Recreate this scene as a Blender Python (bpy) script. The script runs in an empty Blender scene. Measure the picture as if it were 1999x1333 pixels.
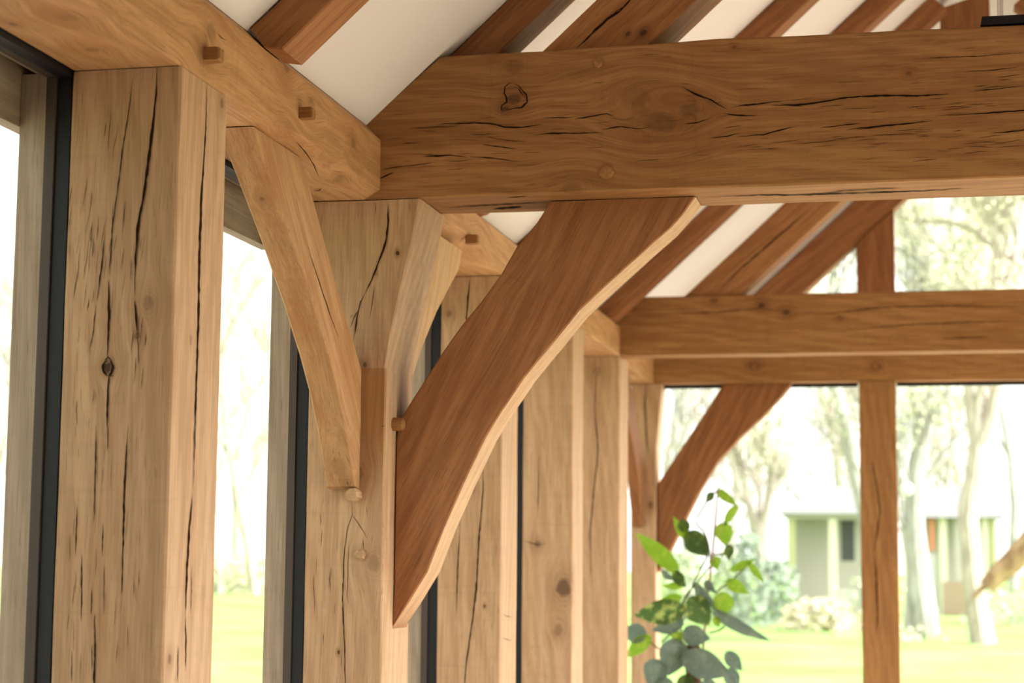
import bpy, bmesh, math, random
from mathutils import Vector, Matrix, noise
S = bpy.context.scene
COL = S.collection
R = math.radians

# ---------------------------------------------------------------- camera
CAM = Vector((1.184, -2.891, -.834))
YAW, PITCH, ROLL, FPX = R(12.361), R(6.718), R(.484), 3610.3
FW = Vector((-math.sin(YAW)*math.cos(PITCH), math.cos(YAW)*math.cos(PITCH), math.sin(PITCH)))
r0 = Vector((math.cos(YAW), math.sin(YAW), 0)); u0 = r0.cross(FW)
RT = r0*math.cos(ROLL) + u0*math.sin(ROLL); UP = -r0*math.sin(ROLL) + u0*math.cos(ROLL)
cd = bpy.data.cameras.new('camera'); cam = bpy.data.objects.new('camera', cd); COL.objects.link(cam)
cam.matrix_world = Matrix.Translation(CAM) @ Matrix((RT, UP, -FW)).transposed().to_4x4()
cd.sensor_width = 36; cd.lens = FPX/1999*36; cd.clip_start = .05; cd.clip_end = 600
cd.dof.use_dof = True; cd.dof.focus_distance = 3.75; cd.dof.aperture_fstop = 4.6
S.camera = cam
# ---------------------------------------------------------------- world and sun
W = bpy.data.worlds.new('sky'); S.world = W; W.use_nodes = True
bg = W.node_tree.nodes['Background']
bg.inputs[0].default_value = (1.0, .99, .975, 1)
# hazy sky, brightest on the sunny side (+X)
_n = W.node_tree.nodes; _l = W.node_tree.links
_tc = _n.new('ShaderNodeTexCoord'); _sx = _n.new('ShaderNodeSeparateXYZ'); _mr = _n.new('ShaderNodeMapRange')
_l.new(_tc.outputs['Generated'], _sx.inputs[0]); _l.new(_sx.outputs[0], _mr.inputs[0]); _l.new(_mr.outputs[0], bg.inputs[1])
_mr.interpolation_type = 'SMOOTHSTEP'
for _i, _v in ((1, .25), (2, .95), (3, 3.2), (4, 19.0)): _mr.inputs[_i].default_value = _v
sd = bpy.data.lights.new('sun', 'SUN'); sd.energy = 13.0; sd.angle = R(12); sd.color = (1, .96, .90)
sun = bpy.data.objects.new('sun', sd); COL.objects.link(sun)
sun.rotation_euler = (R(-6), R(38), 0)
vs = S.view_settings; vs.view_transform = 'Standard'; vs.look = 'None'; vs.gamma = 1; vs.exposure = -.70
vs.use_curve_mapping = False
S.cycles.max_bounces = 8; S.cycles.diffuse_bounces = 6; S.cycles.transparent_max_bounces = 16

# ---------------------------------------------------------------- helpers
def ray(u, v): return FW + RT*((u-999.5)/FPX) - UP*((v-666.5)/FPX)
def at(ax, val, u, v):
    d = ray(u, v); return CAM + d*((val-CAM[ax])/d[ax])
def atx(x, u, v): return at(0, x, u, v)
def aty(y, u, v): return at(1, y, u, v)
def tag(o, label=None, cat=None, group=None, kind=None):
    if label: o['label'] = label
    if cat: o['category'] = cat
    if group: o['group'] = group
    if kind: o['kind'] = kind
    return o
def empty(name, loc):
    o = bpy.data.objects.new(name, None); COL.objects.link(o); o.location = loc; o.empty_display_size = .1
    return o
def grain_matrix(origin, g):
    g = Vector(g).normalized()
    ref = Vector((0, 0, 1)) if abs(g.z) < .8 else Vector((1, 0, 0))
    y = ref.cross(g).normalized(); z = g.cross(y)
    return Matrix.Translation(origin) @ Matrix((g, y, z)).transposed().to_4x4()
def link(name, bm, mats, M=None, parent=None, smooth=True, ang=32):
    if M is None: M = Matrix.Identity(4)
    bmesh.ops.recalc_face_normals(bm, faces=[f for f in bm.faces if f.material_index == 0])
    bm.transform(M.inverted())
    me = bpy.data.meshes.new(name); bm.to_mesh(me); bm.free()
    for m in (mats if isinstance(mats, (list, tuple)) else [mats]): me.materials.append(m)
    if smooth:
        me.shade_smooth(); me.set_sharp_from_angle(angle=R(ang))
    o = bpy.data.objects.new(name, me); COL.objects.link(o)
    o.matrix_world = M
    if parent:
        o.parent = parent; o.matrix_parent_inverse = parent.matrix_world.inverted() if parent.type == 'MESH' else Matrix.Translation(-Vector(parent.location))
    return o
def box(bm, x0, x1, y0, y1, z0, z1, mi=0):
    vs_ = [bm.verts.new((x, y, z)) for x in (x0, x1) for y in (y0, y1) for z in (z0, z1)]
    for q in ((0,1,3,2),(4,6,7,5),(0,4,5,1),(2,3,7,6),(0,2,6,4),(1,5,7,3)):
        f = bm.faces.new([vs_[i] for i in q]); f.material_index = mi
def tube(bm, pts, rad, n=7, cap=True, mi=0):
    pts = [Vector(p) for p in pts]; rings = []
    if not isinstance(rad, (list, tuple)): rad = [rad]*len(pts)
    for i, p in enumerate(pts):
        t = (pts[min(i+1, len(pts)-1)] - pts[max(i-1, 0)]).normalized()
        a = t.orthogonal().normalized() if i == 0 else (a - t*a.dot(t)).normalized()
        b = t.cross(a)
        rings.append([bm.verts.new(p + (a*math.cos(k*2*math.pi/n) + b*math.sin(k*2*math.pi/n))*rad[i]) for k in range(n)])
    for i in range(len(rings)-1):
        for k in range(n):
            f = bm.faces.new((rings[i][k], rings[i][(k+1) % n], rings[i+1][(k+1) % n], rings[i+1][k])); f.material_index = mi
    if cap:
        for rg in (rings[0][::-1], rings[-1]):
            f = bm.faces.new(rg); f.material_index = mi

# ---------------------------------------------------------------- materials
def mat(name, col, rough=.6, spec=.3, metal=0, trans=0):
    m = bpy.data.materials.new(name); m.use_nodes = True; b = m.node_tree.nodes['Principled BSDF']
    b.inputs['Base Color'].default_value = (*col, 1); b.inputs['Roughness'].default_value = rough
    b.inputs['Specular IOR Level'].default_value = spec; b.inputs['Metallic'].default_value = metal
    return m
class NT:
    def __init__(s, m): s.t = m.node_tree; s.n = s.t.nodes; s.l = s.t.links
    def new(s, typ, ins=None, **kw):
        nd = s.n.new(typ)
        for k, v in kw.items(): setattr(nd, k, v)
        for k, v in (ins or {}).items(): s.set(nd.inputs[k], v)
        return nd
    def set(s, sock, v):
        if isinstance(v, bpy.types.NodeSocket): s.l.new(v, sock)
        elif isinstance(v, (tuple, list)) and len(v) == 3 and sock.type == 'RGBA': sock.default_value = (*v, 1)
        else: sock.default_value = v
    def math(s, op, a, b=0, c=0, clamp=False):
        nd = s.new('ShaderNodeMath', {0: a, 1: b, 2: c}, operation=op); nd.use_clamp = clamp; return nd.outputs[0]
    def vm(s, op, a, b=(0,0,0), out=0):
        return s.new('ShaderNodeVectorMath', {0: a, 1: b}, operation=op).outputs[out]
    def vscale(s, a, k):
        nd = s.new('ShaderNodeVectorMath', operation='SCALE'); s.set(nd.inputs[0], a); s.set(nd.inputs['Scale'], k); return nd.outputs[0]
    def noise(s, v, sc, det=3, rough=.55, dist=0):
        return s.new('ShaderNodeTexNoise', {'Vector': v, 'Scale': sc, 'Detail': det, 'Roughness': rough, 'Distortion': dist}).outputs
    def ramp(s, f, a, b):
        return s.new('ShaderNodeMapRange', {0: f, 1: a, 2: b}, interpolation_type='SMOOTHSTEP').outputs[0]
    def mix(s, f, a, b, typ='MIX'):
        nd = s.new('ShaderNodeMix', data_type='RGBA', blend_type=typ)
        s.set(nd.inputs[0], f); s.set(nd.inputs[6], a); s.set(nd.inputs[7], b); return nd.outputs[2]

def wood(name, seed, light, dark, knots=(), M=None, streak=.5, stain=.35, zone=None):
    """oak: grain along local X; knots = (world point, radius, darkness)"""
    m = bpy.data.materials.new(name); m.use_nodes = True; T = NT(m); b = T.n['Principled BSDF']
    rnd = random.Random(seed)
    off = (rnd.uniform(-50, 50), rnd.uniform(-5, 5), rnd.uniform(-5, 5))
    p = T.new('ShaderNodeTexCoord').outputs['Object']
    v = p
    kmask = None; hmask = None; Mi = M.inverted() if M else None
    for (kp, kr, kd) in knots:
        k = Mi @ Vector(kp)
        d = T.vm('SUBTRACT', p, tuple(k))
        ds = T.vm('MULTIPLY', d, (.75, 1, 1))
        ln = T.vm('LENGTH', ds, out=1)
        g = T.ramp(ln, kr*5, kr*.4)
        v = T.vm('ADD', v, T.vm('MULTIPLY', T.vscale(d, g), (0, -.75, -.75)))
        nz = T.noise(p, 1.1/kr, 5, .65)[0]
        l2 = T.math('ADD', ln, T.math('MULTIPLY', T.math('SUBTRACT', nz, .5), kr*1.1))
        core = T.math('MULTIPLY', T.ramp(l2, kr*1.05, kr*.55), kd)
        rg = T.math('MULTIPLY', T.math('POWER', T.math('ABSOLUTE', T.math('SINE', T.math('MULTIPLY', l2, 9.0/kr))), 3), T.math('MULTIPLY', T.ramp(l2, kr*2.4, kr*.8), kd*.45))
        km = T.math('MAXIMUM', core, rg)
        halo = T.math('MULTIPLY', T.ramp(ln, kr*3.6, kr*.6), .5*kd)
        hmask = halo if hmask is None else T.math('MAXIMUM', hmask, halo)
        kmask = km if kmask is None else T.math('MAXIMUM', kmask, km)
    v = T.vm('ADD', v, off)
    w = T.noise(T.vm('MULTIPLY', v, (1.3, 4, 4)), 1.0, 2)[1]
    w = T.vscale(T.vm('SUBTRACT', w, (.5, .5, .5)), .035)
    v = T.vm('ADD', v, w)
    g1 = T.noise(T.vm('MULTIPLY', v, (1.3, 30, 30)), 1, 5, .6)[0]
    g2 = T.noise(T.vm('MULTIPLY', v, (5, 170, 170)), 1, 3, .6)[0]
    po = T.noise(T.vm('MULTIPLY', v, (16, 520, 520)), 1, 1, .5)[0]
    wv = T.new('ShaderNodeTexWave', {'Vector': T.vm('MULTIPLY', v, (.35, 2.2, 2.2)), 'Scale': 6.5, 'Distortion': 5.5, 'Detail': 3, 'Detail Scale': 1.2},
               wave_type='BANDS', bands_direction='DIAGONAL').outputs['Fac']
    f = T.math('ADD', T.math('MULTIPLY', T.ramp(g1, .3, .72), .42), T.math('MULTIPLY', wv, .22))
    f = T.math('ADD', f, T.math('MULTIPLY', T.ramp(g2, .3, .7), .36))
    f = T.math('ADD', T.math('MULTIPLY', T.ramp(f, .1, .9), .65), .20)
    c = T.mix(f, tuple(x*.9 for x in dark), light)
    g3 = T.noise(T.vm('MULTIPLY', v, (3.2, 120, 120)), 1, 3, .5)[0]
    c = T.mix(T.math('MULTIPLY', T.ramp(g3, .58, .72), .32), c, tuple(x*.62 for x in dark))
    pm = T.math('MULTIPLY', T.ramp(po, .60, .74), streak)
    c = T.mix(pm, c, tuple(x*.45 for x in dark))
    # soft tannin blotches, more orange
    bl = T.noise(T.vm('MULTIPLY', v, (2.2, 5.5, 5.5)), 1.3, 4, .6)[0]
    c = T.mix(T.math('MULTIPLY', T.ramp(bl, .46, .72), stain), c, (dark[0]*.9, dark[1]*.72, dark[2]*.5))
    # faint saw banding across the grain
    sw = T.noise(T.vm('MULTIPLY', v, (75, 3, 3)), 1, 2, .5)[0]
    c = T.mix(T.math('MULTIPLY', T.ramp(sw, .5, .8), .12), c, tuple(x*.6 for x in dark))
    if kmask is not None:
        c = T.mix(hmask, c, (dark[0]*.62, dark[1]*.50, dark[2]*.38))
        c = T.mix(kmask, c, (.060, .025, .010))
    if zone:   # planed patch of the post, browner: (x above, y below, z top, z fade end)
        g = T.new('ShaderNodeNewGeometry').outputs['Position']; sx = T.new('ShaderNodeSeparateXYZ', {0: g}).outputs
        q = T.math('MULTIPLY', T.ramp(sx[0], zone[0]-.002, zone[0]+.002), T.ramp(sx[1], zone[1]+.002, zone[1]-.002))
        q = T.math('MULTIPLY', q, T.math('MULTIPLY', T.ramp(sx[2], zone[2]+.003, zone[2]-.003), T.ramp(sx[2], zone[3], zone[2]-.12)))
        c = T.mix(T.math('MULTIPLY', q, .8), c, T.mix(f, (.27, .125, .04), (.40, .205, .075)))
    T.set(b.inputs['Base Color'], c)
    b.inputs['Roughness'].default_value = .62; b.inputs['Specular IOR Level'].default_value = .22
    h = T.math('ADD', T.math('MULTIPLY', g2, .5), T.math('MULTIPLY', g1, .5))
    if kmask is not None: h = T.math('SUBTRACT', h, T.math('MULTIPLY', kmask, .5))
    bp = T.new('ShaderNodeBump', {'Strength': .35, 'Distance': .003, 'Height': h})
    T.set(b.inputs['Normal'], bp.outputs[0])
    return m
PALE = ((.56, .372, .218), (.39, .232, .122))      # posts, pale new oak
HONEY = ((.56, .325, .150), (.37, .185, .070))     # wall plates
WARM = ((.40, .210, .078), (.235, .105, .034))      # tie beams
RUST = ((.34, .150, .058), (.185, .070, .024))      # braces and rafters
M_crack = mat('crack_dark', (.022, .010, .005), .9, .05)
M_black = mat('black_gasket', (.006, .006, .009), .5, .3)
M_brown = mat('dark_brown_frame', (.060, .042, .032), .5, .3)
M_white = mat('white_plaster', (.73, .715, .69), .9, .1)
def plaster():
    T = NT(M_white); b = T.n['Principled BSDF']
    p = T.new('ShaderNodeTexCoord').outputs['Object']
    n = T.noise(p, 45, 4)[0]
    T.set(b.inputs['Normal'], T.new('ShaderNodeBump', {'Strength': .08, 'Distance': .003, 'Height': n}).outputs[0])
plaster()
# glass: clear with a fresnel reflection
M_glass = bpy.data.materials.new('window_glass'); M_glass.use_nodes = True
T = NT(M_glass); T.n.remove(T.n['Principled BSDF'])
tr = T.new('ShaderNodeBsdfTransparent'); tr.inputs[0].default_value = (.97, .985, .975, 1)
gl = T.new('ShaderNodeBsdfGlossy'); gl.inputs['Roughness'].default_value = .0
lw = T.new('ShaderNodeLayerWeight'); lw.inputs[0].default_value = .5
frs = T.math('MULTIPLY', T.math('POWER', lw.outputs['Facing'], 6), .12)
mx = T.new('ShaderNodeMixShader'); T.set(mx.inputs[0], frs); T.set(mx.inputs[1], tr.outputs[0]); T.set(mx.inputs[2], gl.outputs[0])
T.l.new(mx.outputs[0], T.n['Material Output'].inputs[0])

# ---------------------------------------------------------------- timbers
def place(plane, a, b, c):
    return Vector((a, c, b)) if plane == 'xz' else Vector((c, a, b))
def timber(name, plane, pairs, c0, c1, pal=PALE, seed=1, grain=None, cham=.0035, waneL=None, waneU=None, step=.05,
           knots=(), cracks=(), parent=None, amp=.0009, streak=.5, stain=.35, nu=6, nc=4, zone=None, edge=None):
    """a sawn timber lofted from (upper, lower) outline pairs in a plane, c0..c1 thick.
    waneL / waneU: function of the station midpoint giving (across, along) cut of the c1 corners."""
    pts = []
    for i in range(len(pairs)-1):
        (U0, L0), (U1, L1) = pairs[i], pairs[i+1]
        d = max(math.dist(U0, U1), math.dist(L0, L1)); n = max(1, int(d/step))
        for k in range(n):
            t = k/n
            pts.append(([U0[j]+(U1[j]-U0[j])*t for j in (0, 1)], [L0[j]+(L1[j]-L0[j])*t for j in (0, 1)]))
    pts.append(pairs[-1])
    mids = [((p[0][0]+p[1][0])/2, (p[0][1]+p[1][1])/2) for p in (pts[0], pts[-1])]
    A = place(plane, *mids[0], (c0+c1)/2); B = place(plane, *mids[1], (c0+c1)/2)
    g = grain if grain else (B-A)
    M = grain_matrix(A, g)
    bm = bmesh.new(); rings = []
    for (U, L) in pts:
        U = Vector(U); L = Vector(L); h = (L-U).length
        if h < 1e-4: h = 1e-4
        ud = (L-U)/h
        mid = (U+L)/2
        e = min(cham, h*.3)
        def P(s, c): return place(plane, U.x+ud.x*s, U.y+ud.y*s, c)
        wl = waneL(mid) if waneL else (e, e)
        wu = waneU(mid) if waneU else (e, e)
        sec = []
        seq = [((e, c0), (h-e, c0), nu), ((h, c0+e), (h, c1-wl[0]), nc), ((h-wl[1], c1), (wu[1], c1), nu), ((0, c1-wu[0]), (0, c0+e), nc)]
        for (s0, q0), (s1, q1), n in seq:
            for k in range(n+1):
                t = k/n; sec.append(P(s0+(s1-s0)*t, q0+(q1-q0)*t))
        rings.append([bm.verts.new(q) for q in sec])
    N = len(rings[0])
    for i in range(len(rings)-1):
        for k in range(N):
            bm.faces.new((rings[i][k], rings[i][(k+1) % N], rings[i+1][(k+1) % N], rings[i+1][k]))
    bm.faces.ensure_lookup_table()
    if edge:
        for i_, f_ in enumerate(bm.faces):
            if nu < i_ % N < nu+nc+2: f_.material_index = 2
    bm.faces.new(rings[0]); bm.faces.new(rings[-1][::-1])
    bmesh.ops.recalc_face_normals(bm, faces=bm.faces)
    bm.normal_update()
    so = Vector((seed*3.1, seed*1.7, seed*.9))
    for vtx in bm.verts:
        q = vtx.co*5 + so
        vtx.co = vtx.co + vtx.normal*(noise.noise(q)*amp*1.5 + noise.noise(q*5)*amp*.5)
    for ck in cracks: ribbon(bm, *ck)
    m = wood('oak_'+name+'_%d' % seed, seed, pal[0], pal[1], knots, M, streak, stain, zone)
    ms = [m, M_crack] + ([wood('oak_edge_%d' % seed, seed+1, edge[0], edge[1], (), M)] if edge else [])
    return link(name, bm, ms, M, parent)
def ribbon(bm, ax, val, px, w, side=None, seed=3):
    """a dark check in a face lying in the plane axis=val, drawn through photo points; w = widest opening in px"""
    rnd = random.Random(int(px[0][0]*7+px[0][1])+seed)
    P = []
    for i in range(len(px)-1):
        (a, b), (c, d) = px[i], px[i+1]
        L = math.hypot(c-a, d-b); n = max(2, int(L/9))
        for k in range(n):
            t = k/n; P.append((a+(c-a)*t, b+(d-b)*t))
    P.append(px[-1])
    nrm = Vector((0, 0, 0)); nrm[ax] = 1 if (CAM[ax] > val) else -1
    N = len(P); left = []; right = []
    for i, (u, v) in enumerate(P):
        a = P[max(i-1, 0)]; b = P[min(i+1, N-1)]
        dx, dy = b[0]-a[0], b[1]-a[1]; L = math.hypot(dx, dy) or 1
        t = i/(N-1); tp = min(1, 3.2*t)*min(1, 3.2*(1-t))
        ww = w*.46*(tp**.8)*rnd.uniform(.45, 1.1) + .08
        jx = rnd.uniform(-.5, .5)
        nx, ny = -dy/L, dx/L
        for s, lst in ((1, left), (-1, right)):
            q = at(ax, val, u+nx*(s*ww+jx), v+ny*(s*ww+jx)) + nrm*.0012
            lst.append(bm.verts.new(q))
    for i in range(N-1):
        try:
            f = bm.faces.new((left[i], left[i+1], right[i+1], right[i])); f.material_index = 1
            f.normal_update()
            if f.normal.dot(nrm) < 0: f.normal_flip()
        except ValueError: pass
def checks(ax, val, x0, x1, y0, y1, n, ang, ln=(25, 80), w=(.8, 2.0), seed=1):
    """small random drying checks inside a photo region; ang = direction in degrees"""
    rnd = random.Random(seed); out = []
    for _ in range(n):
        u = rnd.uniform(x0, x1); v = rnd.uniform(y0, y1); L = rnd.uniform(*ln); a = R(ang+rnd.uniform(-3, 3))
        p = [(u, v)]
        for k in range(3):
            a2 = a + rnd.uniform(-.05, .05)
            u += math.cos(a2)*L/3; v += math.sin(a2)*L/3; p.append((u, v))
        out.append((ax, val, p, rnd.uniform(*w)))
    return out
def peg(name, p, axis, r, ln, n, pal, seed, parent, rot=0, taper=.93, depth=.01):
    """a riven oak peg end standing proud of a face"""
    ax = Vector(axis); a = ax.orthogonal().normalized()
    if abs(ax.x) > .5: a = Vector((0, 1, 0))
    if abs(ax.y) > .5: a = Vector((1, 0, 0))
    b = ax.cross(a); bm = bmesh.new(); rings = []
    p = Vector(p); rnd = random.Random(seed)
    js = [rnd.uniform(.9, 1.08) for _ in range(n)]
    for t, rr in ((-depth, 1), (ln*.5, 1.0), (ln*.88, taper), (ln, taper*.82)):
        rings.append([bm.verts.new(p+ax*t+(a*math.cos(rot+2*math.pi*k/n)+b*math.sin(rot+2*math.pi*k/n))*r*rr*js[k]) for k in range(n)])
    for i in range(3):
        for k in range(n): bm.faces.new((rings[i][k], rings[i][(k+1) % n], rings[i+1][(k+1) % n], rings[i+1][k]))
    bm.faces.new(rings[0][::-1]); bm.faces.new(rings[-1])
    M = grain_matrix(p, ax)
    return link(name, bm, wood('oak_peg_%d' % seed, seed, pal[0], pal[1], (), M), M, parent, ang=20)

XA = -.0324; ZT = .178; ZF = -2.35
# ---------------------------------------------------------------- room shell
TAN = math.tan(R(42.5)); RX = 1.46
def slab(name, pts_xz, y0, y1, m):
    bm = bmesh.new()
    a = [bm.verts.new((x, y0, z)) for x, z in pts_xz]; b = [bm.verts.new((x, y1, z)) for x, z in pts_xz]
    n = len(a); bm.faces.new(a); bm.faces.new(b[::-1])
    for i in range(n): bm.faces.new((a[i], a[(i+1) % n], b[(i+1) % n], b[i]))
    return tag(link(name, bm, m, smooth=False), kind='structure')
zr = .24+TAN*RX
slab('ceiling_left', [(-.068, .24-TAN*.068), (RX, zr), (RX, zr+.2), (-.45, .24-TAN*.45+.2), (-.38, .2), (-.25, .19), (-.10, .185)], -5.0, 6.1, M_white)
slab('ceiling_right', [(2*RX+.068, .24-TAN*.068), (RX+.001, zr), (RX+.001, zr+.2), (2*RX+.45, .24-TAN*.45+.2), (2*RX+.38, .2), (2*RX+.25, .19), (2*RX+.10, .185)], -5.0, 6.1, M_white)
M_floor = bpy.data.materials.new('stone_floor'); M_floor.use_nodes = True
T = NT(M_floor); b = T.n['Principled BSDF']; pc = T.new('ShaderNodeTexCoord').outputs['Object']
bk = T.new('ShaderNodeTexBrick', {'Vector': pc, 'Color1': (.62, .50, .36), 'Color2': (.56, .45, .33), 'Mortar': (.35, .29, .22), 'Scale': 1.6, 'Mortar Size': .012})
T.set(b.inputs['Base Color'], bk.outputs[0]); b.inputs['Roughness'].default_value = .45
bm = bmesh.new(); box(bm, -.33, 2*RX+.33, -5, 6.1, ZF-.1, ZF); tag(link('floor', bm, M_floor, smooth=False), kind='structure')
# the walls behind the photographer and to the right: unseen, with solid parts added to block light
M_wall = wood('oak_far_wall', 71, *PALE)
bm = bmesh.new()
box(bm, 2*RX, 2*RX+.2, -5, 6, 0, .178)
for y in (-5, -3.8, -2.5, -1.2, 0, 1.2, 2.38, 3.53, 4.58, 5.8): box(bm, 2*RX, 2*RX+.2, y, y+.2, ZF, 0)
box(bm, 2*RX, 2*RX+.2, -5, -1.2, ZF, 0)  # solid stretch behind the camera, added to dim the room
tag(link('wall_right', bm, M_wall, smooth=False), kind='structure')
bm = bmesh.new(); box(bm, -.40, -.232, -5, -.45, ZF, .19); tag(link('wall_left_block', bm, M_white, smooth=False), kind='structure')  # unseen, made solid to cut window light on the camera-facing timber
bm = bmesh.new()
box(bm, -.33, .2, -5.2, -5, ZF, .25); box(bm, 1.7, 2*RX+.33, -5.2, -5, ZF, .25); box(bm, .2, 1.7, -5.2, -5, ZF, .25)
v0 = [bm.verts.new((x, y, z)) for y in (-5.2, -5) for x, z in ((-.3, .25), (2*RX+.3, .25), (RX, 1.75))]
for q in ((0,1,2),(5,4,3),(0,3,4,1),(1,4,5,2),(2,5,3,0)): bm.faces.new([v0[i] for i in q])
tag(link('wall_back', bm, M_white, smooth=False), kind='structure')  # out of view, closed up to hold back light from behind
# plastered infill of the gable above its principal rafters
bm = bmesh.new()
for sg in (1, -1):
    fx = lambda x: x if sg == 1 else 2*RX-x
    q = [(.0, .02), (RX, .02+TAN*RX), (RX, .24+TAN*RX), (-.06, .24-TAN*.06)]
    a = [bm.verts.new((fx(x), 5.84, z)) for x, z in q]; b_ = [bm.verts.new((fx(x), 5.94, z)) for x, z in q]
    bm.faces.new(a); bm.faces.new(b_[::-1])
    for i in range(4): bm.faces.new((a[i], a[(i+1) % 4], b_[(i+1) % 4], b_[i]))
tag(link('wall_gable', bm, M_white, smooth=False), kind='structure')

# ---------------------------------------------------------------- wall posts
def post_pairs(xl, xr, z0, z1=0): return [((xl, z0), (xr, z0)), ((xl, z1), (xr, z1))]
P1 = timber('oak_post', 'xz', post_pairs(-.2324, -.0324, ZF, -.002), 0, .2183, PALE, 11,
    knots=[(aty(0, 211, 717), .008, 1.0), (aty(0, 290, 592), .012, .35), (aty(0, 268, 655), .006, .6), (atx(XA, 372, 663), .008, .35), (atx(XA, 331, 1287), .008, .6),
           (atx(XA, 433, 202), .009, .5)],
    cracks=[(1, 0, [(307, 128), (306, 175), (297, 260), (288, 330), (281, 380), (270, 440), (265, 505), (263, 585)], 6.5),
            (1, 0, [(263, 585), (266, 620), (269, 655)], 5), (1, 0, [(269, 655), (271, 690), (270, 712)], 2),
            (1, 0, [(260, 150), (252, 215), (240, 290), (230, 370), (219, 450), (217, 520)], 2.4),
            (1, 0, [(213, 545), (213, 620), (210, 700)], 5), (1, 0, [(213, 725), (211, 770), (209, 838)], 5), (1, 0, [(211, 830), (210, 880)], 1.8), (1, 0, [(.38*x, 450+.38*y) for x, y in ((560, 667), (540, 675), (530, 695), (532, 720), (545, 742), (560, 748))], 5), (1, 0, [(.38*x, 450+.38*y) for x, y in ((560, 667), (574, 680), (582, 700), (576, 725), (562, 748), (588, 744))], 5), (1, 0, [(205, 708), (207, 702), (212, 697), (217, 703), (221, 712)], 3),
            (1, 0, [(205, 470), (196, 540), (190, 590)], 3), (1, 0, [(188, 595), (182, 650), (174, 690)], 2.2),
            (1, 0, [(222, 390), (219, 460), (214, 540)], 2.2),
            (1, 0, [(251, 830), (247, 880), (243, 960), (241, 1060), (238, 1145), (237, 1160)], 4.5),
            (1, 0, [(188, 830), (186, 930), (184, 1020)], 3), (1, 0, [(151, 985), (149, 1050), (147, 1085)], 2.4),
            (1, 0, [(150, 780), (149, 800), (151, 830)], 1.5), (1, 0, [(201, 1020), (200, 1085)], 2.5),
            (1, 0, [(160, 1080), (160, 1160), (159, 1215)], 2.6), (1, 0, [(180, 1150), (178, 1200)], 2.6),
            (1, 0, [(185, 1200), (186, 1260), (184, 1333), (184, 1400)], 4.5), (1, 0, [(204, 1100), (203, 1200)], 1.4),
            (1, 0, [(141, 1270), (140, 1333)], 2), (1, 0, [(240, 1100), (238, 1160)], 1.6),
            (0, XA, [(403, 160), (401, 250), (396, 330), (392, 400), (388, 520), (386, 640), (382, 760), (379, 880), (376, 960)], 4.6),
            (0, XA, [(376, 960), (369, 1030), (364, 1120), (361, 1200)], 4.2), (0, XA, [(361, 1200), (362, 1260), (361, 1310)], 2.2),
            (0, XA, [(347, 1260), (346, 1333)], 1.6), (0, XA, [(374, 1100), (371, 1200)], 1)]
           + checks(1, 0, 150, 290, 430, 760, 26, 96, (25, 60), (.6, 1.3), 4) + checks(1, 0, 140, 250, 200, 500, 22, 97, (30, 80), (.5, 1.2), 5)
           + checks(1, 0, 130, 280, 850, 1300, 20, 92, (25, 70), (.5, 1.2), 6),
    stain=.30)
tag(P1, 'widest pale oak post in the left foreground with long black splits and a ringed knot', 'post')

def jowl(z):
    # inner edge of the flared post head
    pts = [(0, .066), (-.1, .048), (-.2, .026), (-.3, .004), (-.397, -.0115)]
    if z < -.397: return -.010
    for (z1, x1), (z0, x0) in zip(pts, pts[1:]):
        if z >= z0: return x0 + (x1-x0)*(z-z0)/(z1-z0)
YP2 = 1.2004
zz = [ZF, -1.8, -1.2, -.8, -.5, -.41, -.397, -.35, -.3, -.25, -.2, -.15, -.1, -.05, -.002]
P2 = timber('oak_post', 'xz', [((-.197, z), (jowl(z), z)) for z in zz], YP2, YP2+.2313, PALE, 23,
    knots=[(aty(YP2, 776, 494), .005, 1), (aty(YP2, 733, 535), .004, .4), (aty(YP2, 712, 712), .006, .7), (aty(YP2, 661, 1273), .004, .9), (aty(YP2, 730, 1100), .018, .30), (aty(YP2, 700, 925), .014, .45)],
    cracks=[(1, YP2, [(758, 393), (758, 430), (755, 465), (748, 490), (738, 515), (725, 548), (712, 575)], 4.5),
            (1, YP2, [(712, 575), (704, 590), (697, 620), (691, 662)], 3), (1, YP2, [(700, 605), (690, 622), (684, 640)], 2), (1, YP2, [(683, 620), (690, 614)], 1.5),
            (1, YP2, [(687, 975), (688, 1005), (679, 1030), (672, 1080), (669, 1170), (673, 1260), (674, 1333), (675, 1380)], 2.4),
            (1, YP2, [(688, 1005), (705, 1030), (718, 1052)], 1.3), (1, YP2, [(681, 1060), (678, 1160), (680, 1180)], 1),
            (1, YP2, [(731, 558), (728, 585), (722, 622)], 1.4), (1, YP2, [(715, 985), (717, 1010)], 1.4), (1, YP2, [(708, 1052), (710, 1072)], 1.4),
            (1, YP2, [(734, 395), (733, 420)], 1.2), (1, YP2, [(800, 393), (799, 415)], 1.2),
            (1, YP2, [(745, 832), (752, 832)], 1.4)]
           + checks(1, YP2, 610, 690, 1000, 1290, 10, 91, (20, 50), (.4, .9), 9), stain=.25, zone=(-.072, YP2+.006, -.397, -.72))
tag(P2, 'oak post with a flared head in the middle of the photo, carrying three braces', 'post')
SMOOTH = ((.46, .25, .10), (.33, .15, .05))
peg('peg', aty(YP2, 694, 966), (0, -1, 0), .0165, .034, 8, PALE, 301, P2, R(22), .95)
peg('peg', aty(YP2, 704, 1083), (0, -1, 0), .0135, .012, 7, PALE, 302, P2, R(10), .8)
peg('peg', Vector((-.012, 1.262, -.523)), (1, 0, 0), .0145, .030, 6, WARM, 303, P2, R(30), .95)

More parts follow.
